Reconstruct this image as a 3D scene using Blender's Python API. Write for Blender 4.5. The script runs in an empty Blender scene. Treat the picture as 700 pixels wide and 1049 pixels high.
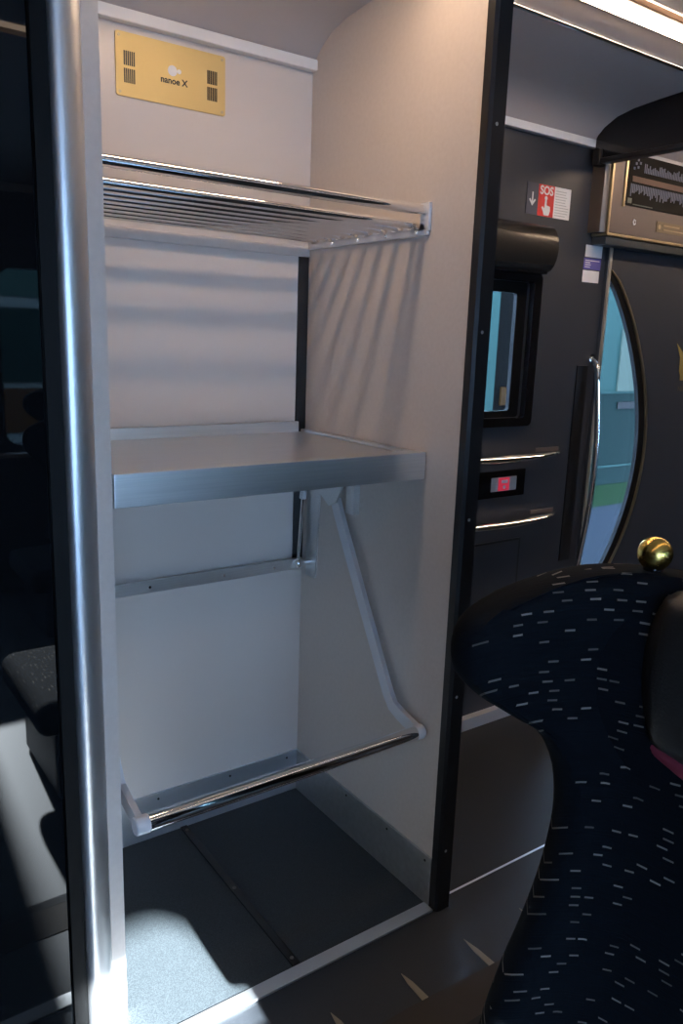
import bpy, bmesh, math, random
from mathutils import Vector, Matrix
from mathutils.geometry import tessellate_polygon
random.seed(4)
C = bpy.context.scene.collection
scene = bpy.context.scene

# ------------------------------------------------------------------ camera
YAW, PITCH, ROLL, FPX = math.radians(35.605), math.radians(-12.469), math.radians(1.977), 812.8
fwd = Vector((math.sin(YAW)*math.cos(PITCH), math.cos(YAW)*math.cos(PITCH), math.sin(PITCH)))
rt = Vector((math.cos(YAW), -math.sin(YAW), 0)); up = rt.cross(fwd)
r2 = rt*math.cos(ROLL) + up*math.sin(ROLL); u2 = -rt*math.sin(ROLL) + up*math.cos(ROLL)
cd = bpy.data.cameras.new('camera'); cam = bpy.data.objects.new('camera', cd); C.objects.link(cam)
m = Matrix((r2, u2, -fwd)).transposed().to_4x4(); m.translation = Vector((0, 0, 1.5)); cam.matrix_world = m
cd.sensor_fit = 'VERTICAL'; cd.sensor_height = 36; cd.lens = FPX/1049*36; cd.clip_start = 0.05
scene.camera = cam

# ------------------------------------------------------------------ sky, sun, exposure
w = bpy.data.worlds.new('sky'); scene.world = w; w.use_nodes = True
bg = w.node_tree.nodes['Background']; bg.inputs[0].default_value = (0.40, 0.64, 1.0, 1); bg.inputs[1].default_value = 24.0
sd = bpy.data.lights.new('sun', 'SUN'); sd.energy = 140.0; sd.angle = math.radians(0.9); sd.color = (0.84, 0.93, 1.0)
sun = bpy.data.objects.new('sun', sd); C.objects.link(sun)
SUNDIR = Vector((-0.06, 1.0, -0.50))
sun.rotation_euler = SUNDIR.to_track_quat('-Z', 'Y').to_euler()
STRIP_A, STRIP_B = 32.0, 6.0        # brightness of the lamps over the niche and over the aisle
STRIP_COL = (1.0, 0.72, 0.50)
vs = scene.view_settings; vs.view_transform = 'Standard'; vs.look = 'None'; vs.exposure = 0.0; vs.gamma = 1; vs.use_curve_mapping = False

# ------------------------------------------------------------------ materials
def mat(name, col=(.5, .5, .5), rough=.5, metal=0., spec=.5, coat=0., emit=None, estr=0.):
    M = bpy.data.materials.new(name); M.use_nodes = True
    b = M.node_tree.nodes['Principled BSDF']
    b.inputs['Base Color'].default_value = (*col, 1); b.inputs['Roughness'].default_value = rough
    b.inputs['Metallic'].default_value = metal; b.inputs['Specular IOR Level'].default_value = spec
    b.inputs['Coat Weight'].default_value = coat; b.inputs['Coat Roughness'].default_value = .05
    if emit: b.inputs['Emission Color'].default_value = (*emit, 1); b.inputs['Emission Strength'].default_value = estr
    return M
def N(M, t, **k):
    n = M.node_tree.nodes.new(t)
    for a, v in k.items(): setattr(n, a, v)
    return n
def lk(M, a, b): M.node_tree.links.new(a, b)
def speckle(M, c1, c2, scale, detail=2., lo=.35, hi=.65, stretch=(1, 1, 1), rough=None, bump=0.):
    """object-space noise that mixes two own colours of the surface"""
    b = M.node_tree.nodes['Principled BSDF']
    tc = N(M, 'ShaderNodeTexCoord'); mp = N(M, 'ShaderNodeMapping'); mp.inputs['Scale'].default_value = stretch
    nz = N(M, 'ShaderNodeTexNoise'); nz.inputs['Scale'].default_value = scale; nz.inputs['Detail'].default_value = detail
    rp = N(M, 'ShaderNodeValToRGB'); rp.color_ramp.elements[0].position = lo; rp.color_ramp.elements[1].position = hi
    rp.color_ramp.elements[0].color = (*c1, 1); rp.color_ramp.elements[1].color = (*c2, 1)
    lk(M, tc.outputs['Object'], mp.inputs[0]); lk(M, mp.outputs[0], nz.inputs[0]); lk(M, nz.outputs[0], rp.inputs[0]); lk(M, rp.outputs[0], b.inputs['Base Color'])
    if rough:
        mr = N(M, 'ShaderNodeMapRange'); mr.inputs['To Min'].default_value, mr.inputs['To Max'].default_value = rough
        lk(M, nz.outputs[0], mr.inputs[0]); lk(M, mr.outputs[0], b.inputs['Roughness'])
    if bump:
        bp = N(M, 'ShaderNodeBump'); bp.inputs['Strength'].default_value = bump; bp.inputs['Distance'].default_value = .002
        lk(M, nz.outputs[0], bp.inputs['Height']); lk(M, bp.outputs[0], b.inputs['Normal'])
    return M

PANEL = speckle(mat('cream_laminate', rough=.42), (.575, .51, .455), (.60, .535, .48), 90, rough=(.36, .48))
BACKP = mat('glossy_cream_back_panel', (.64, .58, .53), .22)
def wavy(M, scale, strength, stretch, dist=.02):
    b = M.node_tree.nodes['Principled BSDF']
    tc = N(M, 'ShaderNodeTexCoord'); mp = N(M, 'ShaderNodeMapping'); mp.inputs['Scale'].default_value = stretch
    nz = N(M, 'ShaderNodeTexNoise'); nz.inputs['Scale'].default_value = scale; nz.inputs['Detail'].default_value = 0
    bp = N(M, 'ShaderNodeBump'); bp.inputs['Strength'].default_value = strength; bp.inputs['Distance'].default_value = dist
    lk(M, tc.outputs['Object'], mp.inputs[0]); lk(M, mp.outputs[0], nz.inputs[0]); lk(M, nz.outputs[0], bp.inputs['Height']); lk(M, bp.outputs[0], b.inputs['Normal'])
wavy(BACKP, 1.6, .35, (.7, 1, 2.2))
CEIL = mat('ceiling_paint', (.48, .43, .40), .4)
TRIMW = mat('white_trim', (.78, .76, .73), .25)
CHROME = mat('chrome', (.86, .87, .88), .07, 1.)
BRUSH = speckle(mat('brushed_steel', rough=.3, metal=1.), (.68, .68, .67), (.74, .74, .73), 260, 2, stretch=(.02, 1, 1), rough=(.36, .42))
SKIRT = speckle(mat('steel_kick_plate', rough=.35, metal=.75), (.58, .60, .62), (.64, .66, .68), 8, 3, rough=(.3, .4))
SKIRTS = speckle(mat('matt_steel_kick_plate', rough=.4, metal=.85), (.50, .50, .49), (.56, .56, .55), 60, 3, rough=(.34, .42))
SILVER = mat('satin_aluminium', (.66, .67, .68), .38, .9)
ALU = mat('light_painted_aluminium', (.66, .67, .70), .35, .5)
CAPW = mat('pale_grey_cap', (.62, .62, .63), .35)
BLACK = mat('black_rubber', (.008, .008, .009), .35)
MATTK = mat('matt_black_gasket', (.004, .004, .004), .6, spec=.15)
BLKG = mat('black_gloss', (.006, .006, .007), .12)
GLASSK = mat('dark_glass', (.004, .005, .006), .02, spec=.3)
WALLD = speckle(mat('charcoal_wall_panel', rough=.38), (.032, .037, .046), (.036, .041, .051), 3, rough=(.34, .42))
BRONZE = mat('bronze_metal', (.22, .185, .155), .32, .9)
BRONZEF = mat('bronze_face', (.16, .135, .13), .4, .5)
GOLD = mat('gold_plate', (.66, .49, .20), .42, .35)
GOLDM = mat('polished_gold', (.83, .55, .14), .24, 1.)
GOLDT = mat('gold_trim', (.52, .44, .28), .3, .9)
FLOORN = speckle(mat('dark_speckled_vinyl', rough=.42, spec=.25), (.024, .029, .032), (.044, .052, .056), 420, 2, .4, .62, rough=(.34, .5), bump=.15)
FLOORO = speckle(mat('aisle_vinyl', rough=.4, spec=.25), (.020, .023, .027), (.025, .028, .032), 300, 2, rough=(.42, .55))
RUNNER = mat('brown_carpet_band', (.030, .024, .019), .9)
DARKCARP = mat('dark_carpet', (.012, .012, .014), .9)
BEIGE = mat('beige_inlay', (.20, .165, .11), .5)
LEATH = speckle(mat('dark_leather', rough=.45), (.015, .014, .013), (.020, .019, .018), 260, 3, rough=(.4, .55), bump=.25)
REDP = mat('crimson_piping', (.20, .022, .04), .6)
RED = mat('red_print', (.62, .025, .02), .4)
WHITE = mat('white_print', (.72, .72, .72), .4)
GREYP = mat('grey_print', (.40, .40, .40), .4)
NAVYP = mat('navy_print', (.055, .06, .085), .4)
PURP = mat('violet_print', (.10, .09, .33), .4)
TEAL = mat('teal_paint', (0.0193, 0.0468, 0.0413), .8, spec=.08)
TEALD = mat('dark_teal_paint', (0.0033, 0.0132, 0.0116), .8, spec=.08)
GREENP = mat('green_paint', (0.0038, 0.0174, 0.0038), .8, spec=.08)
BLUEP = mat('pale_blue_paint', (0.0155, 0.0205, 0.0270), .8, spec=.08)
TAN = mat('tan_paint', (0.030, 0.013, 0.003), .8, spec=.08)
GLASS = mat('clear_glass', (1, 1, 1), 0.)
GLASS.node_tree.nodes['Principled BSDF'].inputs['Transmission Weight'].default_value = 1.0
GLASS.node_tree.nodes['Principled BSDF'].inputs['IOR'].default_value = 1.45
LAMPM = mat('lamp_diffuser', (.9, .9, .9), .5, emit=STRIP_COL, estr=STRIP_A)
LAMPN = mat('lamp_diffuser_aisle', (.9, .9, .9), .5, emit=STRIP_COL, estr=STRIP_B)
LEDR = mat('red_lit_button', (.5, .02, .04), .4, emit=(1, .06, .12), estr=.35)
ASPH = mat('platform_concrete', (.30, .33, .36), .8)

def fabric():
    M = mat('navy_seat_fabric', (.008, .011, .022), .9)
    b = M.node_tree.nodes['Principled BSDF']; b.inputs['Specular IOR Level'].default_value = .12
    def mth(op, a, c=None):
        n = N(M, 'ShaderNodeMath', operation=op)
        for i, v in enumerate((a, c)):
            if v is None: continue
            if isinstance(v, (int, float)): n.inputs[i].default_value = v
            else: lk(M, v, n.inputs[i])
        return n.outputs[0]
    uv = N(M, 'ShaderNodeUVMap'); sp = N(M, 'ShaderNodeSeparateXYZ'); lk(M, uv.outputs[0], sp.inputs[0])
    CU, CV = .044, .0142
    v = mth('DIVIDE', sp.outputs[1], CV); row = mth('FLOOR', v); fv = mth('FRACT', v)
    wr = N(M, 'ShaderNodeTexWhiteNoise', noise_dimensions='1D'); lk(M, row, wr.inputs['W'])
    u = mth('ADD', mth('DIVIDE', sp.outputs[0], CU), mth('MULTIPLY', wr.outputs['Value'], 7.3))
    cell = mth('FLOOR', u); fu = mth('FRACT', u)
    cx = N(M, 'ShaderNodeCombineXYZ'); lk(M, cell, cx.inputs[0]); lk(M, row, cx.inputs[1])
    wn = N(M, 'ShaderNodeTexWhiteNoise', noise_dimensions='2D'); lk(M, cx.outputs[0], wn.inputs['Vector'])
    sc = N(M, 'ShaderNodeSeparateXYZ'); lk(M, wn.outputs['Color'], sc.inputs[0])
    off = mth('MULTIPLY', sc.outputs[0], .55)
    d = mth('SUBTRACT', fu, off)
    ins = mth('MULTIPLY', mth('GREATER_THAN', d, 0.), mth('LESS_THAN', d, .38))
    inv = mth('MULTIPLY', mth('GREATER_THAN', fv, .40), mth('LESS_THAN', fv, .60))
    pres = mth('GREATER_THAN', sc.outputs[1], .5)
    k = mth('MULTIPLY', mth('MULTIPLY', ins, inv), pres)
    k = mth('MULTIPLY', k, mth('ADD', mth('MULTIPLY', sc.outputs[2], .65), .35))
    nz = N(M, 'ShaderNodeTexNoise'); nz.inputs['Scale'].default_value = 30; mp = N(M, 'ShaderNodeMapping'); mp.inputs['Scale'].default_value = (.6, 14, 1)
    lk(M, uv.outputs[0], mp.inputs[0]); lk(M, mp.outputs[0], nz.inputs[0])
    base = N(M, 'ShaderNodeMix', data_type='RGBA'); base.inputs[6].default_value = (.0012, .002, .0035, 1); base.inputs[7].default_value = (.0032, .0055, .009, 1)
    lk(M, nz.outputs[0], base.inputs[0])
    mx = N(M, 'ShaderNodeMix', data_type='RGBA'); lk(M, k, mx.inputs[0]); lk(M, base.outputs[2], mx.inputs[6]); mx.inputs[7].default_value = (.20, .18, .155, 1)
    lk(M, mx.outputs[2], b.inputs['Base Color'])
    bp = N(M, 'ShaderNodeBump'); bp.inputs['Strength'].default_value = .3; bp.inputs['Distance'].default_value = .002
    lk(M, nz.outputs[0], bp.inputs['Height']); lk(M, bp.outputs[0], b.inputs['Normal'])
    return M
FAB = fabric()

# ------------------------------------------------------------------ mesh helpers
def box(bm, x0, x1, y0, y1, z0, z1, bev=0., seg=2):
    ret = bmesh.ops.create_cube(bm, size=1)
    vs_ = ret['verts']
    for v in vs_:
        v.co = Vector(((x0+x1)/2 + v.co.x*(x1-x0), (y0+y1)/2 + v.co.y*(y1-y0), (z0+z1)/2 + v.co.z*(z1-z0)))
    if bev:
        es = list({e for v in vs_ for e in v.link_edges})
        bmesh.ops.bevel(bm, geom=es, offset=bev, segments=seg, affect='EDGES', profile=.5)
def tube(bm, pts, r, seg=16, rb=None, caps=True):
    """round tube along points; rb = (normal-scale, binormal-scale) for an oval section; r may be a list"""
    pts = [Vector(p) for p in pts]; n = len(pts); rings = []
    t0 = (pts[1]-pts[0]).normalized(); a = Vector((0, 0, 1)) if abs(t0.z) < .9 else Vector((0, 1, 0))
    nrm = (a - t0*a.dot(t0)).normalized()
    for i, p in enumerate(pts):
        t = (pts[min(i+1, n-1)] - pts[max(i-1, 0)]).normalized()
        nrm = (nrm - t*nrm.dot(t)).normalized(); bn = t.cross(nrm)
        rr = r[i] if isinstance(r, (list, tuple)) else r; sa, sb = rb or (1, 1)
        rings.append([bm.verts.new(p + nrm*(math.cos(2*math.pi*k/seg)*rr*sa) + bn*(math.sin(2*math.pi*k/seg)*rr*sb)) for k in range(seg)])
    for A, B in zip(rings, rings[1:]):
        for k in range(seg): bm.faces.new((A[k], A[(k+1) % seg], B[(k+1) % seg], B[k]))
    if caps: bm.faces.new(rings[0][::-1]); bm.faces.new(rings[-1])
AX = {'x': lambda a, b, c: (c, a, b), 'y': lambda a, b, c: (a, c, b), 'z': lambda a, b, c: (a, b, c)}
def prism(bm, poly, axis, c0, c1, holes=(), bev=0.):
    """polygon in the plane across `axis` (with holes) pulled from c0 to c1"""
    f = AX[axis]; loops = [list(poly)] + [list(h) for h in holes]
    flat = [p for L in loops for p in L]
    tris = tessellate_polygon([[Vector((p[0], p[1], 0)) for p in L] for L in loops])
    A = [bm.verts.new(f(p[0], p[1], c0)) for p in flat]; B = [bm.verts.new(f(p[0], p[1], c1)) for p in flat]
    for t in tris:
        try: bm.faces.new([A[i] for i in t]); bm.faces.new([B[i] for i in t][::-1])
        except ValueError: pass
    k = 0; es = []
    for L in loops:
        n = len(L)
        for i in range(n):
            a, b = k+i, k+(i+1) % n
            bm.faces.new((A[a], A[b], B[b], B[a]))
        k += n
    if not holes and len(poly) > 2:
        bmesh.ops.dissolve_limit(bm, angle_limit=.001, verts=A+B, edges=list({e for v in A+B for e in v.link_edges}))
def rrect(x0, x1, y0, y1, r, n=5):
    out = []
    for cx, cy, a0 in ((x1-r, y1-r, 0), (x0+r, y1-r, 90), (x0+r, y0+r, 180), (x1-r, y0+r, 270)):
        for i in range(n+1):
            a = math.radians(a0+90*i/n); out.append((cx+r*math.cos(a), cy+r*math.sin(a)))
    return out
def ball(bm, c, r, u=24, v=16, sc=(1, 1, 1)):
    ret = bmesh.ops.create_uvsphere(bm, u_segments=u, v_segments=v, radius=r)
    for q in ret['verts']: q.co = Vector((c[0]+q.co.x*sc[0], c[1]+q.co.y*sc[1], c[2]+q.co.z*sc[2]))
def disc(bm, c, r, axis, h, seg=16):
    pts = [(r*math.cos(2*math.pi*i/seg), r*math.sin(2*math.pi*i/seg)) for i in range(seg)]
    if axis == 'y': prism(bm, [(c[0]+a, c[2]+b) for a, b in pts], 'y', c[1], c[1]+h)
    elif axis == 'x': prism(bm, [(c[1]+a, c[2]+b) for a, b in pts], 'x', c[0], c[0]+h)
    else: prism(bm, [(c[0]+a, c[1]+b) for a, b in pts], 'z', c[2], c[2]+h)
def wloc(o):
    v = Vector((0, 0, 0))
    while o: v += o.location; o = o.parent
    return v
def obj(name, bm, M, parent=None, smooth=True, at=None):
    """link one mesh object; vertices are given in world space"""
    bmesh.ops.recalc_face_normals(bm, faces=bm.faces[:])
    me = bpy.data.meshes.new(name)
    if parent: org = wloc(parent); loc = Vector((0, 0, 0))
    else:
        if at is None:
            xs = [v.co for v in bm.verts]
            at = ((min(v.x for v in xs)+max(v.x for v in xs))/2, (min(v.y for v in xs)+max(v.y for v in xs))/2, min(v.z for v in xs))
        org = loc = Vector(at)
    for v in bm.verts: v.co -= org
    bm.to_mesh(me); bm.free()
    for p in me.polygons: p.use_smooth = smooth
    if smooth: me.set_sharp_from_angle(angle=math.radians(32))
    me.materials.append(M)
    o = bpy.data.objects.new(name, me)
    if smooth: md = o.modifiers.new('wn', 'WEIGHTED_NORMAL'); md.keep_sharp = True
    o.location = loc; C.objects.link(o)
    if parent: o.parent = parent
    return o
def thing(name, label, cat, loc, group=None):
    o = bpy.data.objects.new(name, None); C.objects.link(o); o.location = loc; o.empty_display_size = .05
    o['label'] = label; o['category'] = cat
    if group: o['group'] = group
    return o
def tag(o, label, cat, group=None):
    o['label'] = label; o['category'] = cat
    if group: o['group'] = group
    return o
def struct(name, bm, M, label=None, smooth=True):
    o = obj(name, bm, M, smooth=smooth); o['kind'] = 'structure'
    if label: o['label'] = label
    return o
def bmb(*boxes, bev=0.):
    bm = bmesh.new()
    for b in boxes: box(bm, *b, bev=bev)
    return bm
def text_bm(body, size, origin, right, upv, depth=.0006, bold=False):
    cu = bpy.data.curves.new('t', 'FONT'); cu.body = body; cu.size = size; cu.align_x = 'CENTER'; cu.align_y = 'CENTER'
    cu.extrude = depth/2; cu.offset = size*.025 if bold else 0
    o = bpy.data.objects.new('t', cu); C.objects.link(o)
    dg = bpy.context.evaluated_depsgraph_get(); me = bpy.data.meshes.new_from_object(o.evaluated_get(dg))
    bm = bmesh.new(); bm.from_mesh(me); bpy.data.objects.remove(o); bpy.data.curves.remove(cu); bpy.data.meshes.remove(me)
    R_, U_ = Vector(right).normalized(), Vector(upv).normalized(); Nn = R_.cross(U_); O = Vector(origin)
    for v in bm.verts: v.co = O + R_*v.co.x + U_*v.co.y + Nn*v.co.z
    return bm

# ------------------------------------------------------------------ the carriage shell
YW, YB, YF, XR, XL = 2.06, 2.045, 1.36, 1.314, .512      # side wall, niche back, niche front, niche right face, niche left face
YO, X0, X1 = -1.75, -2.6, 7.6                             # opposite side wall, carriage ends modelled
struct('floor', bmb((X0, X1, YO-.1, 2.2, -.06, 0)), FLOORO, 'dark grey vinyl carriage floor', False)

COVE = [(2.06, 2.215), (2.052, 2.232), (2.03, 2.246), (2.002, 2.271), (1.952, 2.297), (1.885, 2.312), (1.785, 2.322), (1.70, 2.328), (1.60, 2.335)]
mid = [(1.54, 2.345), (1.50, 2.35), (1.50, 2.39), (1.385, 2.39), (1.385, 2.35), (1.35, 2.35), (1.2, 2.36), (.16, 2.40), (.11, 2.41), (.11, 2.44), (.01, 2.44), (.01, 2.41)]
def mirror(P): yc = (YW+YO)/2; return [(2*yc-y, z) for y, z in reversed(P)]
prof = COVE + mid + [(-.08, 2.40), (-.6, 2.37)] + mirror(COVE)
pr = prof + [(YO-.12, 2.215), (YO-.12, 2.62), (2.2, 2.62), (2.2, 2.215)]
bm = bmesh.new(); prism(bm, pr, 'x', X0, X1)
struct('ceiling', bm, CEIL, 'pale curved carriage ceiling')
def lens_poly(cx, s, z0=.40, z1=1.79, wmax=.335, n=28, inset=0.):
    """half-lens outline: straight edge at cx, arc bulging to side s"""
    pts = [(cx, z0+inset*1.6), ]
    zz0, zz1 = z0+inset*1.6, z1-inset*2.6
    out = []
    for i in range(n+1):
        t = i/n; z = zz0+(zz1-zz0)*t; k = (z-z0)/(z1-z0)
        wd = wmax*math.sin(math.pi*min(1, max(0, k)) ** .92) ** .72 - inset
        out.append((cx+s*max(.004, wd), z))
    return [(cx, zz0)] + out + [(cx, zz1)]
LX = 2.722
lens = lens_poly(LX, 1, wmax=.355)
win1 = rrect(1.80, 2.285, 1.225, 1.715, .015)
bm = bmesh.new(); prism(bm, [(XR+.02, 0), (X1, 0), (X1, 2.25), (XR+.02, 2.25)], 'y', YW, 2.088, holes=[win1, lens])
struct('wall_right', bm, WALLD, 'charcoal side wall of the door bay', False)
struct('wall_left', bmb((X0, .40, YW, 2.16, 0, 2.25)), WALLD, None, False)
struct('wall_end', bmb((X0-.05, X0, YO-.1, 2.2, -.06, 2.6)), WALLD, None, False)
struct('wall_far', bmb((X1, X1+.05, YO-.1, 2.2, -.06, 2.6)), WALLD, None, False)
# opposite side wall with its windows (one mirrored in the dark glass, two added to shape sun and daylight)
ow = [rrect(.42, .96, .84, 1.77, .10), rrect(-1.2, .30, .16, 1.95, .10), rrect(1.03, 2.3, .84, 1.80, .08)]
bm = bmesh.new(); prism(bm, [(X0, 0), (X1, 0), (X1, 2.25), (X0, 2.25)], 'y', YO-.08, YO, holes=ow)
struct('wall_opposite', bm, WALLD, None, False)
struct('trim_opposite', bmb((X0, X1, YO, YO+.02, 2.19, 2.235), bev=.003), TRIMW)
for i, h in enumerate(ow):
    xa, xb = min(p[0] for p in h), max(p[0] for p in h); za, zb = min(p[1] for p in h), max(p[1] for p in h)
    bm = bmesh.new(); prism(bm, rrect(xa-.03, xb+.03, za-.035, zb+.035, .12), 'y', YO, YO+.012, holes=[h]); fr = struct('window_%d' % (i+3), bm, BLACK)
    s_ = obj('window_sill', bmb((xa-.05, xb+.05, YO, YO+.06, za-.065, za-.04), bev=.004), TRIMW, fr)

# niche shell
bm = bmesh.new()
side = [(YF, 0), (YB, 0), (2.06, 2.2)] + COVE[1:] + [(1.54, 2.345), (1.50, 2.35), (YF, 2.35)]
prism(bm, side, 'x', XR, XR+.045)
struct('wall_niche_right', bm, PANEL, 'cream side panel of the luggage niche', False)
bm = bmesh.new(); box(bm, .40, XR, YB, YW+.02, 0, 2.235)
struct('wall_niche_back', bm, BACKP, 'pale glossy back panel of the luggage niche', False)
bm = bmesh.new()
# left partition: angled pale face beside the silver column, hollow behind
prism(bm, [(.478, 1.474), (XL+.001, 1.480), (XL+.0015, 1.49), (XL, 1.51), (XL, YB), (.40, YB), (.40, 1.50), (.47, 1.474)], 'z', 0, 2.33)
struct('wall_niche_left', bm, PANEL, 'pale edge panel left of the luggage niche')
# gasket + silver column + dark glass
bm = bmesh.new(); prism(bm, [(.392, 1.456), (.420, 1.452), (.425, 1.475), (.425, 1.50), (.392, 1.50)], 'z', 0, 2.34)
struct('trim_glass_edge', bm, MATTK, 'black gasket between dark glass and silver column')
col = [(.418, 1.472)]
for i in range(13):
    a = math.radians(200-i*172/12); col.append((.4485+.0305*math.cos(a), 1.462+.030*math.sin(-a) if False else 1.462-.026*abs(math.sin(math.radians(8+i*164/12)))))
col += [(.480, 1.474), (.480, 1.50), (.425, 1.50)]
bm = bmesh.new(); prism(bm, col, 'z', 0, 2.34)
struct('trim_column', bm, SILVER, 'rounded silver aluminium column at left of the niche')
g = obj('glass_screen', bmb((-.62, .392, 1.468, 1.48, .01, 2.33)), GLASSK)
tag(g, 'tall dark reflective glass screen left of the silver column', 'glass panel')

# right front post
bm = bmesh.new(); prism(bm, [(XR-.003, 1.362), (XR-.003, 1.340), (XR+.004, 1.333), (XR+.043, 1.333), (XR+.050, 1.340), (XR+.050, 1.375), (XR+.045, 1.375), (XR+.045, 1.362)], 'z', 0, 2.36)
post = struct('trim_post', bm, BLACK, 'black edge strip down the front of the cream side panel')
for z in (.18, .62, 1.08, 1.52, 1.96):
    bm = bmesh.new(); disc(bm, (XR+.018, 1.3322, z), .004, 'y', .001); obj('screw', bm, SILVER, post)
struct('trim_post_edge', bmb((XR+.0502, XR+.0535, 1.345, 1.372, 0, 2.36)), ALU)

# trims of the niche
struct('trim_niche_top', bmb((XL+.002, XR, 2.018, YB, 2.214, 2.243), bev=.004), TRIMW, 'white strip above the back panel')
struct('trim_wall_top', bmb((XR+.05, X1, 2.034, YW, 2.207, 2.235), bev=.004), TRIMW, 'white strip above the charcoal wall')
struct('trim_niche_middle', bmb((XL+.002, XR-.002, 2.033, YB, 1.722, 1.750), bev=.003), PANEL, 'thin pale rail across the back panel')
struct('trim_gasket', bmb((1.279, XR-.001, 2.040, YB+.001, .81, 1.722)), BLACK, 'black gap strip in the back corner')
def skirt_screws(o, pts, axis):
    for p in pts:
        bm = bmesh.new(); disc(bm, p, .0035, axis, -.0012); obj('screw', bm, BLACK, o)
k = struct('baseboard_back', bmb((XL+.002, XR-.001, 2.038, YB, 0, .147), bev=.001), SKIRT, 'polished steel kick plate along the niche back')
skirt_screws(k, [(x, 2.038, .128) for x in (.82, 1.06, 1.27)], 'y')
k = struct('baseboard_right', bmb((XR-.006, XR, YF+.002, 2.038, 0, .147), bev=.001), SKIRTS, 'satin steel kick plate under the cream side panel')
skirt_screws(k, [(XR-.006, y, .13) for y in (1.385, 1.55, 1.75, 1.95)], 'x')
struct('baseboard_wall', bmb((XR+.05, X1, 2.03, YW, 0, .05), bev=.002), ALU, 'pale strip at the foot of the charcoal wall')
struct('floor_niche', bmb((.42, XR-.005, 1.378, 2.04, 0, .004)), FLOORN, 'speckled dark floor of the luggage niche', False)
struct('trim_threshold', bmb((-.62, XR-.006, 1.341, 1.378, 0, .007), bev=.002), SILVER, 'bright metal threshold along the niche front')
struct('trim_floor_joint', bmb((XR+.05, X1, 1.368, 1.374, 0, .0012)), ALU, 'thin pale joint line in the floor')
fs = struct('trim_floor_strip', bmb((.888, .910, 1.378, 2.036, .004, .010), bev=.002), BLKG, 'black strip dividing the niche floor')
for y in (1.40, 1.70, 2.01):
    bm = bmesh.new(); disc(bm, (.899, y, .010), .005, 'z', .0015); obj('screw', bm, BRONZE, fs)

# aisle floor decoration: brown band with pencil-shaped inlays
bm = bmesh.new()
top = [(x/20, 1.135 - .05*max(0, (x/20-1.05))**1.0 - .02*math.sin(x/20*3)**2*0) for x in range(-10, 60)]
prism(bm, [(-.5, 1.03)] + top + [(2.95, 1.02)], 'z', 0, .0015)
struct('floor_band', bm, RUNNER, 'brown band across the aisle floor', False)
struct('floor_band_edge', bmb((-.5, 2.95, 1.0, 1.03, 0, .0018)), DARKCARP, None, False)
for i, lb in enumerate(('beige pencil-shaped floor inlay at the bottom edge of the photo, nearest the silver column', 'beige pencil-shaped floor inlay in front of the middle of the metal threshold',
                        'beige pencil-shaped floor inlay in front of the black post, beside the navy seat', 'beige pencil-shaped floor inlay half hidden by the navy seat, farthest right')):
    x = .893+.207*i; bm = bmesh.new()
    yb = 1.135-.05*max(0, x-1.05)
    prism(bm, [(x-.009, yb), (x+.009, yb), (x+.007, yb+.055), (x, 1.222), (x-.007, yb+.055)], 'z', 0, .002)
    tag(obj('floor_inlay', bm, BEIGE), lb, 'floor inlay', 'pencil-shaped floor inlays')

# ------------------------------------------------------------------ ceiling lights
def strip(y0, y1, z, xa, xb, M, label):
    t = thing('ceiling_light', label, 'light', ((xa+xb)/2, (y0+y1)/2, z))
    obj('diffuser', bmb((xa, xb, y0+.016, y1-.016, z-.008, z+.012), bev=.003), M, t)
    obj('housing', bmb((xa, xb, y0, y0+.014, z-.001, z+.016), (xa, xb, y1-.014, y1, z-.001, z+.016), bev=.002), BRONZE, t)
    return t
strip(1.405, 1.488, 2.343, XL+.02, XR-.11, LAMPM, 'recessed lamp strip in the ceiling above the luggage niche')
strip(1.405, 1.488, 2.343, XR+.056, X1-.05, LAMPM, 'long bright lamp strip in the ceiling of the door bay')
strip(.015, .105, 2.425, X0+.05, X1-.05, LAMPN, 'long lamp strip over the aisle, mirrored in the dark glass')
bm = bmesh.new(); tube(bm, [(XR+.056, 1.590, 2.334), (X1-.02, 1.590, 2.334)], .007, 12)
struct('trim_light_edge', bm, CHROME, 'bright rounded rail beside the ceiling lamp')

# ------------------------------------------------------------------ luggage rack
t = thing('luggage_rack', 'chrome tube luggage rack at the top of the niche', 'luggage rack', (.93, 1.78, 1.74))
bm = bmesh.new(); tube(bm, [(XL+.006, 1.528, 1.800), (XR-.008, 1.528, 1.800)], .0115, 20); obj('front_rail', bm, CHROME, t)
for i in range(8):
    y = 1.562 + .062*i
    bm = bmesh.new(); tube(bm, [(XL+.003, y, 1.768), (XR-.004, y, 1.768)], .0095, 16); obj('rod', bm, CHROME, t)
for xa, xb in ((XR-.010, XR), (XL, XL+.010)):
    br = obj('side_bracket', bmb((xa, xb, 1.512, 2.034, 1.742, 1.760), bev=.002), ALU, t)
    bm = bmesh.new()
    prism(bm, [(1.512, 1.756), (2.034, 1.756)] + [(1.5155+.062*i+q[0], 1.759+q[1]) for i in reversed(range(9)) for q in ((.026, 0), (.021, .008), (.0155, .010), (.010, .008), (.005, 0)) if 1.5155+.062*i+q[0] < 2.03], 'x', xa, xb)
    obj('rod_saddle', bm, ALU, br)
    obj('end_plate', bmb((xa, xb, 1.508, 1.542, 1.752, 1.818), bev=.003), CAPW, t)
    if xa > 1:
        for y in (1.55, 1.67, 1.79, 1.91): 
            bm = bmesh.new(); ball(bm, (xa-.001, y, 1.751), .005, 10, 6, (.5, 1, 1)); obj('screw', bm, CHROME, br)

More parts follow.
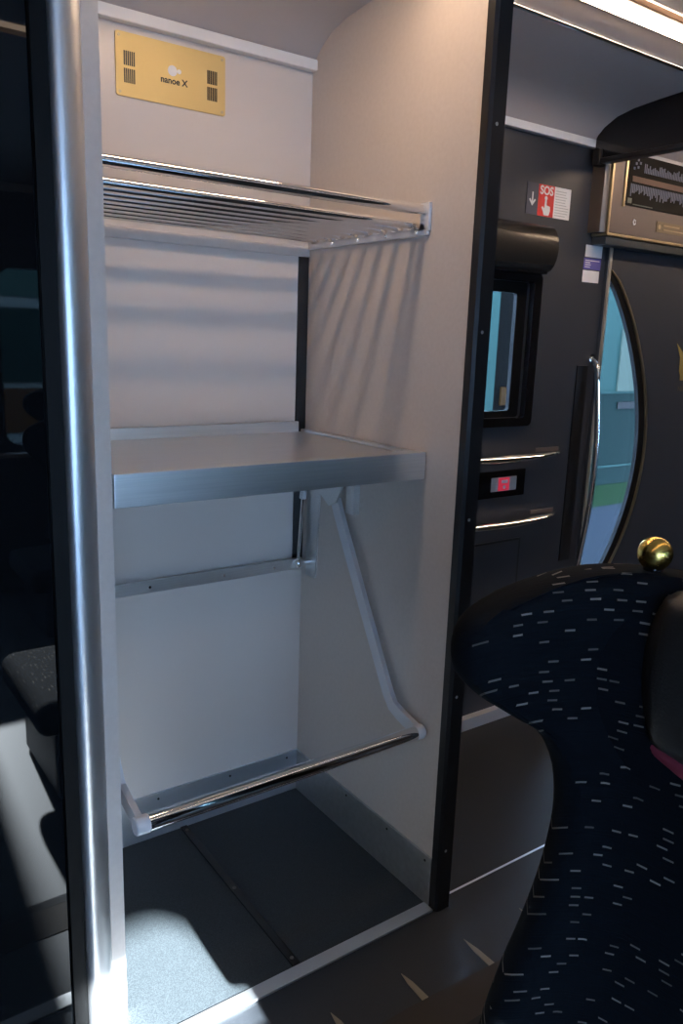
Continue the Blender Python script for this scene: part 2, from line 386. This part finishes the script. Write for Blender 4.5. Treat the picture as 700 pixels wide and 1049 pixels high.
# ------------------------------------------------------------------ luggage shelf
t = thing('luggage_shelf', 'brushed steel fold-up luggage shelf at mid height', 'shelf', (.93, 1.76, 1.155))
bm = bmesh.new(); box(bm, XL+.004, XR-.004, 1.476, 1.486, 1.158, 1.226, bev=.002); box(bm, XL+.004, XR-.004, 1.486, 1.515, 1.214, 1.226, bev=.002)
obj('front_lip', bm, BRUSH, t)
obj('shelf_top', bmb((XL+.004, XR-.004, 1.487, 2.018, 1.206, 1.2165)), BRUSH, t)
obj('side_rim', bmb((XR-.030, XR-.004, 1.500, 2.02, 1.2167, 1.224), bev=.002), BRUSH, t)
obj('upstand', bmb((XL+.004, XR-.040, 2.014, 2.028, 1.206, 1.247), bev=.002), BRUSH, t)
k = obj('rear_rail', bmb((XL+.004, XR-.012, 2.022, 2.034, .783, .818), bev=.002), BRUSH, t)
for x in (.80, 1.03, 1.20):
    bm = bmesh.new(); disc(bm, (x, 2.022, .80), .004, 'y', -.0015); obj('screw', bm, CHROME, k)
for s, xf in ((-1, XR), (1, XL)):                                  # hinge plates, gas springs either side
    px = lambda d: xf + s*d
    bm = bmesh.new(); prism(bm, [(2.012, .765), (1.962, .765), (1.955, .80), (1.945, 1.02), (1.93, 1.205), (2.015, 1.205)], 'x', *sorted((px(.0), px(.004)))); hp = obj('hinge_plate', bm, BRUSH, t)
    bm = bmesh.new(); prism(bm, [(1.965, 1.205), (1.79, 1.205), (1.785, 1.09), (1.815, 1.035), (1.85, 1.02), (1.90, 1.05)], 'x', *sorted((px(.030), px(.036)))); obj('gusset', bm, BRUSH, t)
    bm = bmesh.new(); box(bm, *sorted((px(0), px(.022))), 1.748, 1.786, 1.01, 1.205, bev=.002); obj('stop_plate', bm, BRUSH, t)
    bm = bmesh.new(); tube(bm, [(px(.045), 1.975, 1.02), (px(.045), 1.945, 1.19)], .0105, 14); gs = obj('gas_spring', bm, CAPW, t)
    bm = bmesh.new(); tube(bm, [(px(.045), 1.995, .815), (px(.045), 1.975, 1.025)], .005, 10); obj('piston', bm, CHROME, gs)
    bm = bmesh.new(); tube(bm, [(px(.0), 1.995, .812), (px(.058), 1.995, .812)], .009, 12); ball(bm, (px(.045), 1.995, .812), .015, 14, 10); obj('pivot', bm, CHROME, gs)

# ------------------------------------------------------------------ guard bar
t = thing('guard_bar', 'chrome guard bar on two bent grey arms across the niche front', 'guard bar', (.93, 1.425, .47))
def arm(x):
    P = [(1.800, 1.085), (1.800, 1.010), (1.772, .955), (1.560, .575), (1.530, .533), (1.500, .515), (1.425, .493)]
    P = [(1.835, 1.04), (1.815, 1.00), (1.68, .765), (1.555, .552), (1.532, .524), (1.50, .512), (1.425, .493)]
    bm = bmesh.new(); wd = .0175
    L, Rr = [], []
    for i, p in enumerate(P):
        a = Vector(P[max(0, i-1)]); b = Vector(P[min(len(P)-1, i+1)]); d = (b-a).normalized(); n = Vector((-d.y, d.x))
        L.append((p[0]+n.x*wd, p[1]+n.y*wd)); Rr.append((p[0]-n.x*wd, p[1]-n.y*wd))
    prism(bm, L+Rr[::-1], 'x', x-.007, x+.007)
    return bm
for x in (XR-.022, XL+.020): obj('arm', arm(x), ALU, t)
bm = bmesh.new(); tube(bm, [(XL+.030, 1.425, .493), (XR-.030, 1.425, .493)], .0185, 24); obj('bar', bm, CHROME, t)
for xa, xb in ((XR-.036, XR-.008), (XL+.008, XL+.040)):
    bm = bmesh.new(); tube(bm, [(xa, 1.425, .493), (xa+.003, 1.425, .493), (xb-.003, 1.425, .493), (xb, 1.425, .493)], [.0175, .0195, .0195, .0175], 24); obj('end_cap', bm, CAPW, t)

# ------------------------------------------------------------------ gold vent plate
t = thing('vent_plate', 'gold air purifier plate with small slots on the back panel', 'plate', (.893, YB, 2.055))
bm = bmesh.new(); prism(bm, rrect(.747, 1.040, 2.055, 2.198, .006), 'y', 2.041, YB); obj('plate', bm, GOLD, t)
for cx in (.7815, 1.003):
    for zc in (2.102, 2.141):
        bm = bmesh.new()
        for i in range(6): box(bm, cx-.0145+i*.0049, cx-.0145+i*.0049+.0033, 2.0403, 2.0412, zc-.016, zc+.016)
        obj('vent_slots', bm, BLACK, t)
for x in (.756, 1.031):
    for z in (2.064, 2.189):
        bm = bmesh.new(); disc(bm, (x, 2.041, z), .0035, 'y', -.001); obj('screw', bm, GOLDT, t)
bm = bmesh.new(); disc(bm, (.893, 2.041, 2.136), .0125, 'y', -.0008, 24); disc(bm, (.911, 2.041, 2.137), .0055, 'y', -.0008, 18); obj('logo', bm, WHITE, t)
obj('lettering', text_bm('nanoe X', .021, (.897, 2.0405, 2.112), (1, 0, 0), (0, 0, 1), bold=True), BLACK, t)

# ------------------------------------------------------------------ charcoal wall: window, blind housing, rails
bm = bmesh.new(); prism(bm, rrect(1.765, 2.325, 1.195, 1.745, .02), 'y', 2.036, YW, holes=[win1]); wf = struct('window_1', bm, BLKG, 'black framed window in the charcoal wall')
obj('glass', bmb((1.79, 2.29, 2.0885, 2.093, 1.215, 1.725)), GLASS, wf)
bm = bmesh.new(); prism(bm, rrect(1.80, 2.285, 1.225, 1.715, .012), 'y', 2.072, 2.088, holes=[rrect(1.83, 2.235, 1.25, 1.675, .012)]); obj('inner_frame', bm, MATTK, wf)
t = thing('blind_housing', 'dark rounded blind housing above the small black window', 'blind', (2.1, 2.02, 1.745))
bm = bmesh.new(); sec = [(2.06, 1.912)] + [(2.020-.050*math.sin(math.radians(a)), 1.828+.080*math.cos(math.radians(a))) for a in range(0, 181, 12)] + [(2.06, 1.755)]
prism(bm, sec, 'x', 1.74, 2.318); obj('housing', bm, mat('housing_grey', (.045, .042, .038), .25, .5), t)
obj('pull_bar', bmb((1.78, 2.31, 2.005, 2.034, 1.742, 1.757), bev=.003), BLKG, t)
def wall_rail(z, label):
    t = thing('hand_rail', label, 'handrail', (2.2, YW, z), 'chrome hand rails on the charcoal wall')
    P = []; n = 24
    for i in range(n+1):
        a = i/n; P.append((1.84+.685*a, YW-.008-.062*math.sin(math.pi*a)**.7 if 0 < a < 1 else YW-.006, z))
    bm = bmesh.new(); tube(bm, P, [.007+.0125*math.sin(math.pi*i/n)**.5 for i in range(n+1)], 14, rb=(.75, 1)); obj('rail', bm, CHROME, t)
    bm = bmesh.new(); box(bm, 2.39, 2.525, YW-.003, YW, z+.004, z+.020, bev=.001); obj('mount', bm, BRONZEF, t)
    return t
wall_rail(1.083, 'upper chrome hand rail, under the small black window')
wall_rail(.835, 'lower chrome hand rail, under the red lit button')
t = thing('call_button_box', 'black box with a red lit call button between the chrome rails', 'button', (2.17, YW, .945))
obj('box', bmb((2.06, 2.335, YW-.010, YW, .925, 1.028), bev=.003), BLKG, t)
obj('face', bmb((2.15, 2.285, YW-.0125, YW-.009, .950, 1.003), bev=.001), GREYP, t)
bt = obj('button', bmb((2.185, 2.243, YW-.017, YW-.012, .952, 1.002), bev=.003), LEDR, t)
bm = bmesh.new(); disc(bm, (2.214, YW-.0172, .966), .007, 'y', -.0008); box(bm, 2.198, 2.230, YW-.018, YW-.017, .981, .993); obj('pictogram', bm, WHITE, bt)
# lower hatch
t = struct('trim_hatch', bmb((1.80, 2.335, YW-.004, YW, .28, .742)), WALLD, 'flush service hatch in the charcoal wall', False)
obj('joint', bmb((1.80, 2.345, YW-.003, YW-.0002, .742, .752), (2.335, 2.345, YW-.003, YW-.0002, .28, .742)), BLACK, t)

# SOS sign
t = thing('sos_sign', 'SOS sign in navy, red and white on the charcoal wall', 'sign', (2.345, YW, 1.947))
yy = YW
obj('arrow_panel', bmb((2.228, 2.288, yy-.002, yy, 1.947, 2.053)), NAVYP, t)
obj('red_panel', bmb((2.288, 2.372, yy-.0022, yy, 1.947, 2.053)), RED, t)
wp = obj('text_panel', bmb((2.372, 2.462, yy-.002, yy, 1.947, 2.053)), WHITE, t)
bm = bmesh.new(); prism(bm, [(2.255, 2.022), (2.261, 2.022), (2.261, 1.990), (2.270, 2.000), (2.275, 1.996), (2.258, 1.976), (2.241, 1.996), (2.246, 2.000), (2.255, 1.990)], 'y', yy-.003, yy-.0019); obj('arrow', bm, WHITE, t)
obj('lettering', text_bm('SOS', .040, (2.330, yy-.0026, 2.033), (1, 0, 0), (0, 0, 1), bold=True), WHITE, t)
hand = [(2.325, 2.004), (2.333, 2.004), (2.334, 1.985), (2.352, 1.982), (2.354, 1.968), (2.348, 1.951), (2.322, 1.951), (2.318, 1.962), (2.308, 1.975), (2.312, 1.980), (2.323, 1.974)]
bm = bmesh.new(); prism(bm, hand, 'y', yy-.003, yy-.0021); disc(bm, (2.329, yy-.0021, 2.009), .007, 'y', -.0009); obj('hand_pictogram', bm, WHITE, t)
bm = bmesh.new()
for i in range(10): box(bm, 2.379, 2.379+.076*(.7+.3*random.random()), yy-.0025, yy-.0018, 2.038-i*.0092, 2.0405-i*.0092)
obj('small_print', bm, GREYP, wp)
# sticker
t = thing('notice_sticker', 'white and violet notice sticker left of the door', 'sticker', (2.628, YW, 1.733))
obj('upper_label', bmb((2.577, 2.676, yy-.001, yy, 1.829, 1.873)), WHITE, t)
vl = obj('violet_label', bmb((2.572, 2.674, yy-.001, yy, 1.784, 1.826)), PURP, t)
obj('lower_label', bmb((2.572, 2.670, yy-.001, yy, 1.736, 1.780)), WHITE, t)
obj('small_print', bmb(*[(2.580, 2.580+l, yy-.0015, yy-.0008, z, z+.003) for l, z in ((.085, 1.815), (.03, 1.807), (.034, 1.799), (.03, 1.791))]), WHITE, vl)

# ------------------------------------------------------------------ side door with curved window
bm = bmesh.new(); prism(bm, [(2.702, .05), (3.95, .05), (3.95, 1.90), (2.702, 1.90)], 'y', YW-.012, YW, holes=[lens_poly(LX, 1, wmax=.355)])
dr = struct('door_1', bm, WALLD, 'charcoal sliding door with a half-lens window', False)
obj('edge_strip', bmb((2.706, 2.722, YW-.018, YW+.01, .40, 1.90), bev=.002), mat('pale_edge_metal', (.60, .56, .47), .35, .7), dr)
bm = bmesh.new(); o1 = lens_poly(LX, 1, wmax=.355); o2 = lens_poly(LX, 1, wmax=.355, inset=.055); prism(bm, o1, 'y', YW-.010, YW+.012, holes=[o2[:1]+o2[1:-1]+o2[-1:]] if False else ())
bm.free()
def arc_band(wa, wb, y0, y1, name, M, za=.40, zb=1.79):
    bm = bmesh.new(); A, B = [], []
    n = 40
    for i in range(n+1):
        k = i/n; s = math.sin(math.pi*k**.92 if k < 1 else math.pi); s = max(0, s)**.72
        z = za+(zb-za)*k
        A.append((LX+max(.0, .355*s-wa), z)); B.append((LX+max(.0, .355*s-wb)+.0005, z))
    for i in range(n):
        q = [(A[i], y0), (A[i+1], y0), (B[i+1], y0), (B[i], y0)]
        top_ = [bm.verts.new((p[0][0], y0, p[0][1])) for p in q]; bot = [bm.verts.new((p[0][0], y1, p[0][1])) for p in q]
        bm.faces.new(top_); bm.faces.new(bot[::-1])
        for a in range(4): bm.faces.new((top_[a], top_[(a+1) % 4], bot[(a+1) % 4], bot[a]))
    bmesh.ops.remove_doubles(bm, verts=bm.verts[:], dist=1e-5)
    return obj(name, bm, M, dr, smooth=False)
arc_band(-.006, .008, YW-.020, YW-.010, 'gold_window_trim', GOLDT)
arc_band(.008, .050, YW-.014, YW+.004, 'black_window_band', MATTK)
bm = bmesh.new(); prism(bm, lens_poly(LX, 1, wmax=.352), 'y', YW+.005, YW+.009); obj('glass', bm, GLASS, dr)
# grab handle and its recess
obj('finger_recess', bmb((2.590, 2.655, YW-.006, YW+.001, .62, 1.42), bev=.002), BLACK, dr)
t = thing('grab_handle', 'long bowed vertical chrome grab handle at the door edge', 'handle', (2.68, YW, .57))
P = [(2.672, YW-.004, 1.445), (2.662, YW-.035, 1.425)]
for i in range(17):
    a = i/16; P.append((2.660+.010*math.sin(math.pi*a), YW-.045-.028*math.sin(math.pi*a), 1.405-.80*a))
P += [(2.662, YW-.035, .585), (2.672, YW-.004, .565)]
bm = bmesh.new(); tube(bm, P, .011, 14, rb=(1.2, .8)); obj('bar', bm, CHROME, t)
for z in (1.447, .563): 
    bm = bmesh.new(); disc(bm, (2.674, YW, z), .018, 'y', -.006); obj('mount', bm, CHROME, t)

# line map box above the door
YBX = 1.995
t = thing('line_map_display', 'bronze framed line map display box above the door', 'display', (3.2, 2.03, 1.895))
bm = bmesh.new(); prism(bm, [(2.575, YW), (2.583, 2.010), (2.592, 2.000), (2.606, YBX), (3.9, YBX), (3.9, YW)], 'z', 1.915, 2.207); obj('housing', bm, BRONZE, t)
obj('face', bmb((2.612, 3.88, YBX-.004, YBX, 1.918, 2.203)), BRONZEF, t)
obj('lower_rail', bmb((2.600, 3.9, YBX-.008, YW, 1.903, 1.914), bev=.002), GOLDT, t)
obj('under_tray', bmb((2.606, 3.9, YBX, YW, 1.872, 1.903), bev=.004), mat('slate_metal', (.07, .08, .085), .35, .5), t)
obj('corner_strip', bmb((2.600, 2.612, YBX-.007, YBX, 1.91, 2.205), bev=.002), GOLDT, t)
mb = obj('map_screen', bmb((2.690, 3.8, YBX-.008, YBX-.003, 2.022, 2.204), bev=.001), MATTK, t)
obj('gold_edge', bmb((2.676, 2.688, YBX-.009, YBX-.003, 2.014, 2.204), bev=.001), GOLDT, t)
ys0, ys1 = YBX-.0095, YBX-.0075
obj('route_band', bmb((2.718, 3.75, ys0, ys1, 2.108, 2.128)), mat('brown_route', (.12, .06, .045), .5), mb)
bm = bmesh.new(); x = 2.712
while x < 3.75:
    h = random.choice([.020, .026, .032, .038, .045]); box(bm, x, x+.0052, ys0, ys1, 2.100-h, 2.100)
    if x > 2.78:
        h = random.uniform(.016, .036); box(bm, x, x+.0048, ys0, ys1, 2.146, 2.146+h)
    x += .0105
for x, z in ((2.722, 2.150), (2.732, 2.168), (2.745, 2.156), (2.757, 2.172), (2.742, 2.182)): box(bm, x-.004, x+.006, ys0, ys1, z, z+.009)
obj('station_names', bm, mat('map_print', (.16, .18, .25), .5), mb)
obj('caption', bmb((2.70, 2.725, ys0, ys1, 2.030, 2.048), (2.735, 2.86, ys0, ys1, 2.026, 2.030)), mat('map_caption', (.10, .12, .10), .5), mb)
bm = bmesh.new(); prism(bm, [(2.762+.011*math.cos(a*math.pi/5)*(1 if a % 2 else .78), 1.966+.013*math.sin(a*math.pi/5)*(1 if a % 2 else .78)) for a in range(10)], 'y', YBX-.006, YBX-.004, holes=[[(2.764+.005*math.cos(a*math.pi/4), 1.966+.006*math.sin(a*math.pi/4)) for a in range(8)]]); obj('white_logo', bm, WHITE, t)
pl = obj('gold_label', bmb((2.905, 3.20, YBX-.0055, YBX-.0035, 1.945, 1.985)), mat('dull_gold', (.20, .16, .10), .5, .3), t)
bm = bmesh.new(); disc(bm, (2.925, YBX-.0055, 1.965), .009, 'y', -.0008); box(bm, 2.95, 3.06, YBX-.0065, YBX-.005, 1.970, 1.976); box(bm, 2.95, 3.12, YBX-.0065, YBX-.005, 1.955, 1.959); obj('small_print', bm, GOLDT, pl)

# black transverse header panel following the cove
pts = [(2.050, 2.170), (2.052, 2.213)] + [(y, z-.0005) for y, z in COVE[1:]] + [(1.55, 2.34), (1.50, 2.33), (1.47, 2.25), (1.44, 2.172), (1.8, 2.166)]
pts = [(2.0335, 2.158), (2.0335, 2.205), (2.0335, 2.236), (2.028, 2.246)] + [(y, z-.001) for y, z in COVE[3:]] + [(1.595, 2.322), (1.40, 2.322), (1.38, 2.172), (1.7, 2.168)]
bm = bmesh.new(); prism(bm, pts, 'x', 2.545, 2.572)
t = thing('header_panel', 'glossy black arched panel hanging across the ceiling by the door', 'panel', (2.56, 1.7, 2.158))
obj('panel', bm, BLKG, t)
obj('lower_bead', bmb((2.535, 2.580, 1.38, 2.034, 2.148, 2.166), bev=.006), BLACK, t)
obj('end_foot', bmb((2.530, 2.575, 2.000, 2.034, 2.140, 2.200), bev=.008), BLACK, t)

# gold emblem on the door
t = thing('door_emblem', 'flat gold crown emblem with a star on the charcoal door', 'emblem', (3.33, YW-.012, 1.31))
ex, ez = 3.335, 1.36
crown = [(-.045, 0), (.045, 0), (.047, .02), (.060, .04), (.064, .10), (.100, .160), (.055, .125), (.02, .115), (0, .118), (-.02, .115), (-.055, .125), (-.100, .160), (-.064, .10), (-.060, .04), (-.047, .02)]
bm = bmesh.new(); prism(bm, [(ex+a, ez+b) for a, b in crown], 'y', YW-.014, YW-.0118); obj('crown', bm, mat('emblem_gold', (.40, .30, .09), .45, .3), t)
bm = bmesh.new(); prism(bm, [(ex-.030+(.020 if i % 2 == 0 else .008)*math.sin(i*math.pi/5), ez+.158+(.026 if i % 2 == 0 else .010)*math.cos(i*math.pi/5)) for i in range(10)], 'y', YW-.014, YW-.0118); obj('star', bm, GOLDT, t)
obj('lettering', text_bm('NILIOM', .032, (ex, YW-.0125, 1.322), (1, 0, 0), (0, 0, 1), bold=True), mat('dull_letter', (.10, .085, .055), .5), t)

# ------------------------------------------------------------------ seats
SP = [(.70, .70), (.78, .69), (.86, .665), (.92, .63), (.96, .58), (.98, .5), (.985, .38)]
SP = SP + [(.985, .34)] + [(x, .72-y) for x, y in reversed(SP)]
SV = [Vector((a, b)) for a, b in SP]
SL = [0.]
for a, b in zip(SV, SV[1:]): SL.append(SL[-1]+(b-a).length)
STOT = SL[-1]
def splan(s):
    """smooth plan curve of the seat back: point and inward normal (towards the sitter)"""
    def raw(s):
        if s <= 0: return SV[0] + (SV[0]-SV[1]).normalized()*(-s)
        if s >= STOT: return SV[-1] + (SV[-1]-SV[-2]).normalized()*(s-STOT)
        for i in range(len(SV)-1):
            if s <= SL[i+1]: return SV[i].lerp(SV[i+1], (s-SL[i])/(SL[i+1]-SL[i]))
    h = .03; p = (raw(s-h)+raw(s)*2+raw(s+h))/4; d = (raw(s+h)-raw(s-h)).normalized()
    return p, Vector((d.y, -d.x)) if Vector((d.y, -d.x)).x < 0 or True else None
OUT = [(.261, 1.206), (.188, 1.201), (.109, 1.184), (.040, 1.162), (.005, 1.139), (-.006, 1.107), (.002, 1.070), (.036, 1.034), (.088, .998), (.138, .965), (.166, .920), (.178, .865), (.178, .802), (.166, .719), (.145, .639), (.119, .560), (.096, .479), (.080, .38)]
def catmull(P, n):
    out = []
    for i in range(len(P)-1):
        p0, p1, p2, p3 = P[max(i-1, 0)], P[i], P[i+1], P[min(i+2, len(P)-1)]
        for k in range(n):
            t = k/n
            out.append(tuple(.5*((2*p1[j])+(-p0[j]+p2[j])*t+(2*p0[j]-5*p1[j]+4*p2[j]-p3[j])*t*t+(-p0[j]+3*p1[j]-3*p2[j]+p3[j])*t**3) for j in range(2)))
    return out+[P[-1]]
def back_shell(bm, T=.075):
    """closed upholstered shell following SP; outline OUT on both sides"""
    half = STOT/2; edge = catmull(OUT, 3); n = len(edge)
    # polygon rows: each outline point sweeps to the seat centre line
    prof = [0, .006, .016, .03, .05, .08, .13, .22, .4, .7, 1.0]
    uvl = bm.loops.layers.uv.new('UVMap')
    rows = []
    ztop, zbot = 1.208, .38
    for i, (s, z) in enumerate(edge):
        k = i/(n-1); zc = ztop + (zbot-ztop)*k**1.0
        row = []
        for f in prof:
            d = f*(half-s); ss = s+d; zz = z + (zc-z)*f**1.3
            rim = min(1, d/.035, ); 
            # distance to the outline top
            dt = min(min(math.hypot(ss-a, zz-b) for a, b in edge), 1.212-zz if ss > .2 else 9)
            rim = min(1, max(0, dt)/.035); off = T/2*math.sqrt(max(0, 1-(1-rim)**2))
            row.append((ss, zz, off))
        rows.append(row + [(STOT-q[0], q[1], q[2]) for q in reversed(row[:-1])])
    grids = []
    for sg in (1, -1):
        G = []
        for row in rows:
            g_ = []
            for (ss, zz, off) in row:
                p, nn = splan(ss); q = p + nn*off*sg*-1
                g_.append((bm.verts.new((q.x, q.y, zz)), ss, zz + (T/2-off)*.7))
            G.append(g_)
        grids.append(G)
    for G in grids:
        for i in range(len(G)-1):
            for j in range(len(G[0])-1):
                q = (G[i][j], G[i+1][j], G[i+1][j+1], G[i][j+1])
                try: f = bm.faces.new([a[0] for a in q])
                except ValueError: continue
                for lp, a in zip(f.loops, q): lp[uvl].uv = (a[1], a[2])
    A, B = grids
    def bridge(a, b, c, d):
        f = bm.faces.new((a[0], b[0], c[0], d[0]))
        for lp, q in zip(f.loops, (a, b, c, d)): lp[uvl].uv = (q[1]+.001, q[2])
    R_, K = len(A), len(A[0])
    for i in range(R_-1):
        for j in (0, K-1): bridge(A[i][j], A[i+1][j], B[i+1][j], B[i][j])
    for j in range(K-1):
        for i in (0, R_-1): bridge(A[i][j], A[i][j+1], B[i][j+1], B[i][j])
    bmesh.ops.remove_doubles(bm, verts=bm.verts[:], dist=1e-4)
def seat(dx, dy, flip, label, group):
    """passenger seat; built for the near one, then moved and turned"""
    t = thing('train_seat', label, 'seat', (.75, .36, 0), group)
    bm = bmesh.new(); back_shell(bm); obj('backrest', bm, FAB, t)
    # headrest: padded leather slab in front of the back
    bm = bmesh.new(); c = STOT/2; hw, z0, z1 = c-.268, .955, 1.218
    nU, nV = 30, 22; G = []
    for sgn in (0, 1):
        g2 = []
        for i in range(nU+1):
            r_ = []
            for j in range(nV+1):
                a = -1+2*i/nU; b = -1+2*j/nV
                # squircle map -> rounded rectangle
                aa = a*math.sqrt(1-.5*b*b*.6); bb = b*math.sqrt(1-.5*a*a*.75)
                ss = c+aa*hw; zz = (z0+z1)/2+bb*(z1-z0)/2 - (.010*(1-a*a) if b < 0 else 0)
                e = max(abs(a), abs(b)); th = (.060*math.sqrt(max(0, 1-e**5)) if sgn == 0 else 0)
                p, nn = splan(ss); q = p + nn*(.026+th)
                r_.append(bm.verts.new((q.x, q.y, zz)))
            g2.append(r_)
        G.append(g2)
        for i in range(nU):
            for j in range(nV): bm.faces.new((g2[i][j], g2[i+1][j], g2[i+1][j+1], g2[i][j+1]))
    bmesh.ops.remove_doubles(bm, verts=bm.verts[:], dist=1e-4)
    hr = obj('headrest', bm, LEATH, t)
    P = []
    for i in range(41):
        a = -1+2*i/40; aa = a*math.sqrt(.7); bb = -math.sqrt(1-.375*a*a)
        ss = c+aa*(hw+.002); zz = (z0+z1)/2+bb*((z1-z0)/2+.004) - .010*(1-a*a)
        p, nn = splan(ss); q = p + nn*.045; P.append((q.x, q.y, zz))
    bm = bmesh.new(); tube(bm, P, [.014*math.sqrt(max(.02, 1-(abs(-1+2*i/40))**4)) for i in range(41)], 10, rb=(1.3, 1)); obj('piping', bm, REDP, hr)
    # cushion, base
    bm = bmesh.new(); uvl = bm.loops.layers.uv.new('UVMap'); box(bm, .56, .93, .08, .60, .24, .36, bev=.045, seg=4)
    for f in bm.faces:
        for lp in f.loops: lp[uvl].uv = (lp.vert.co.y, lp.vert.co.x+lp.vert.co.z)
    obj('cushion', bm, FAB, t)
    obj('base', bmb((.62, .88, .14, .56, 0, .25), bev=.02), BLACK, t)
    # gold knob on its bracket
    p, nn = splan(.279); 
    bm = bmesh.new(); ball(bm, (p.x, p.y, 1.229), .0232, 40, 28); obj('grab_knob', bm, GOLDM, t)
    bm = bmesh.new(); tube(bm, [(p.x, p.y, 1.19), (p.x, p.y, 1.212)], .013, 18); obj('knob_stem', bm, BLKG, t)
    if flip: t.rotation_euler = (0, 0, math.pi)
    t.location.x += dx; t.location.y += dy
    return t
seat(0, 0, False, 'navy dashed-fabric seat with wings, dark leather headrest and gold knob', None)
seat(.705, 0, True, 'navy dashed-fabric seat added out of view, back to back with the near seat, to block the sun', None)  # out of view, added to keep sun off the floor to the right
seat(.35, -1.42, False, 'navy dashed-fabric seat across the aisle, mirrored in the dark glass', None)

# ------------------------------------------------------------------ outside: neighbouring train and platform
struct('ground_outside', bmb((X0-6, X1+8, 2.3, 8, -1.2, -1.1), (X0-6, X1+8, -9, YO-.3, -1.2, -1.1)), ASPH)
t = thing('parked_train', 'teal, green and pale blue train parked outside the windows', 'train', (4.6, 3.9, -1.1))
YT = 3.6
obj('teal_body', bmb((3.95, 8.5, YT, 5.0, .49, 1.16)), TEALD, t)
obj('upper_body', bmb((3.95, 8.5, YT, 5.0, 1.16, 2.6)), TEAL, t)
obj('green_stripe', bmb((3.95, 8.5, YT-.004, YT+.02, .33, .49)), GREENP, t)
obj('blue_skirt', bmb((3.95, 8.5, YT+.001, 5.0, -.9, .33)), BLUEP, t)
obj('door_edge', bmb((3.25, 3.735, YT, 3.7, -.9, 2.6)), TEAL, t)
obj('interior_shade_panel', bmb((3.735, 3.95, YT+.01, YT+.03, -.9, 2.6)), mat('painted_interior_shade', (.003, .003, .0028), .9, spec=.03), t)  # flat sheet, shade of the train interior put into its near-black colour
obj('seat_glimpse', bmb((3.80, 3.93, YT, YT+.012, 1.10, 1.22), bev=.01), TAN, t)
obj('green_glimpse', bmb((3.79, 3.94, YT, YT+.012, .93, 1.0), bev=.005), GREENP, t)
bm = bmesh.new(); prism(bm, rrect(4.3, 5.42, .62, 1.18, .08), 'y', YT-.006, YT+.001, holes=[rrect(4.315, 5.405, .635, 1.165, .07)]); obj('window_outline', bm, TEAL, t)
obj('sign_strip', bmb((5.02, 5.30, YT-.006, YT+.001, 1.05, 1.10)), MATTK, t)
obj('white_doors', bmb((4.99, 5.22, YT-.01, YT+.001, 1.18, 1.62), (5.28, 5.46, YT-.01, YT+.001, 1.14, 1.5)), mat('pale_grey_paint', (0.0605, 0.0770, 0.0605), .8, spec=.08), t)

# ------------------------------------------------------------------ outside, on the other side: added walls that block and shape the sunlight
t = thing('sun_block_right', 'teal and green wall added outside to block the sun, seen only as a reflection in the dark glass', 'building', (4.5, -4.9, -1.1))  # added sun blocker, limits the right side of the sun patch
obj('wall', bmb((1.16, 8, -5.2, -4.6, -1.1, 3.5)), mat('grey_green_render', (.10, .14, .14), .7), t)
obj('teal_band', bmb((1.158, 8, -4.602, -4.58, 1.75, 2.3)), TEAL, t)
obj('ochre_band', bmb((1.158, 8, -4.602, -4.585, .55, .95)), TAN, t)
obj('violet_band', bmb((1.158, 8, -4.602, -4.58, -.6, .45)), mat('grey_violet_render', (.14, .14, .20), .7), t)
for i in range(4):
    wn_ = obj('window', bmb((1.5+1.5*i, 2.4+1.5*i, -4.602, -4.57, 1.0, 1.65), bev=.01), TEALD, t)

t = thing('sun_block_left', 'unseen grey wall added outside the opposite windows to block the sun left of a gap', 'building', (-3.6, -4.9, -1.1))  # added sun blocker, keeps sun off the floor before the dark glass
obj('wall', bmb((-8, .79, -5.2, -4.6, -1.1, 3.4)), mat('grey_render', (.35, .37, .40), .7), t)
obj('plinth', bmb((-8, .79, -4.62, -4.58, -1.1, -.5)), mat('dark_render', (.05, .05, .06), .8), t)
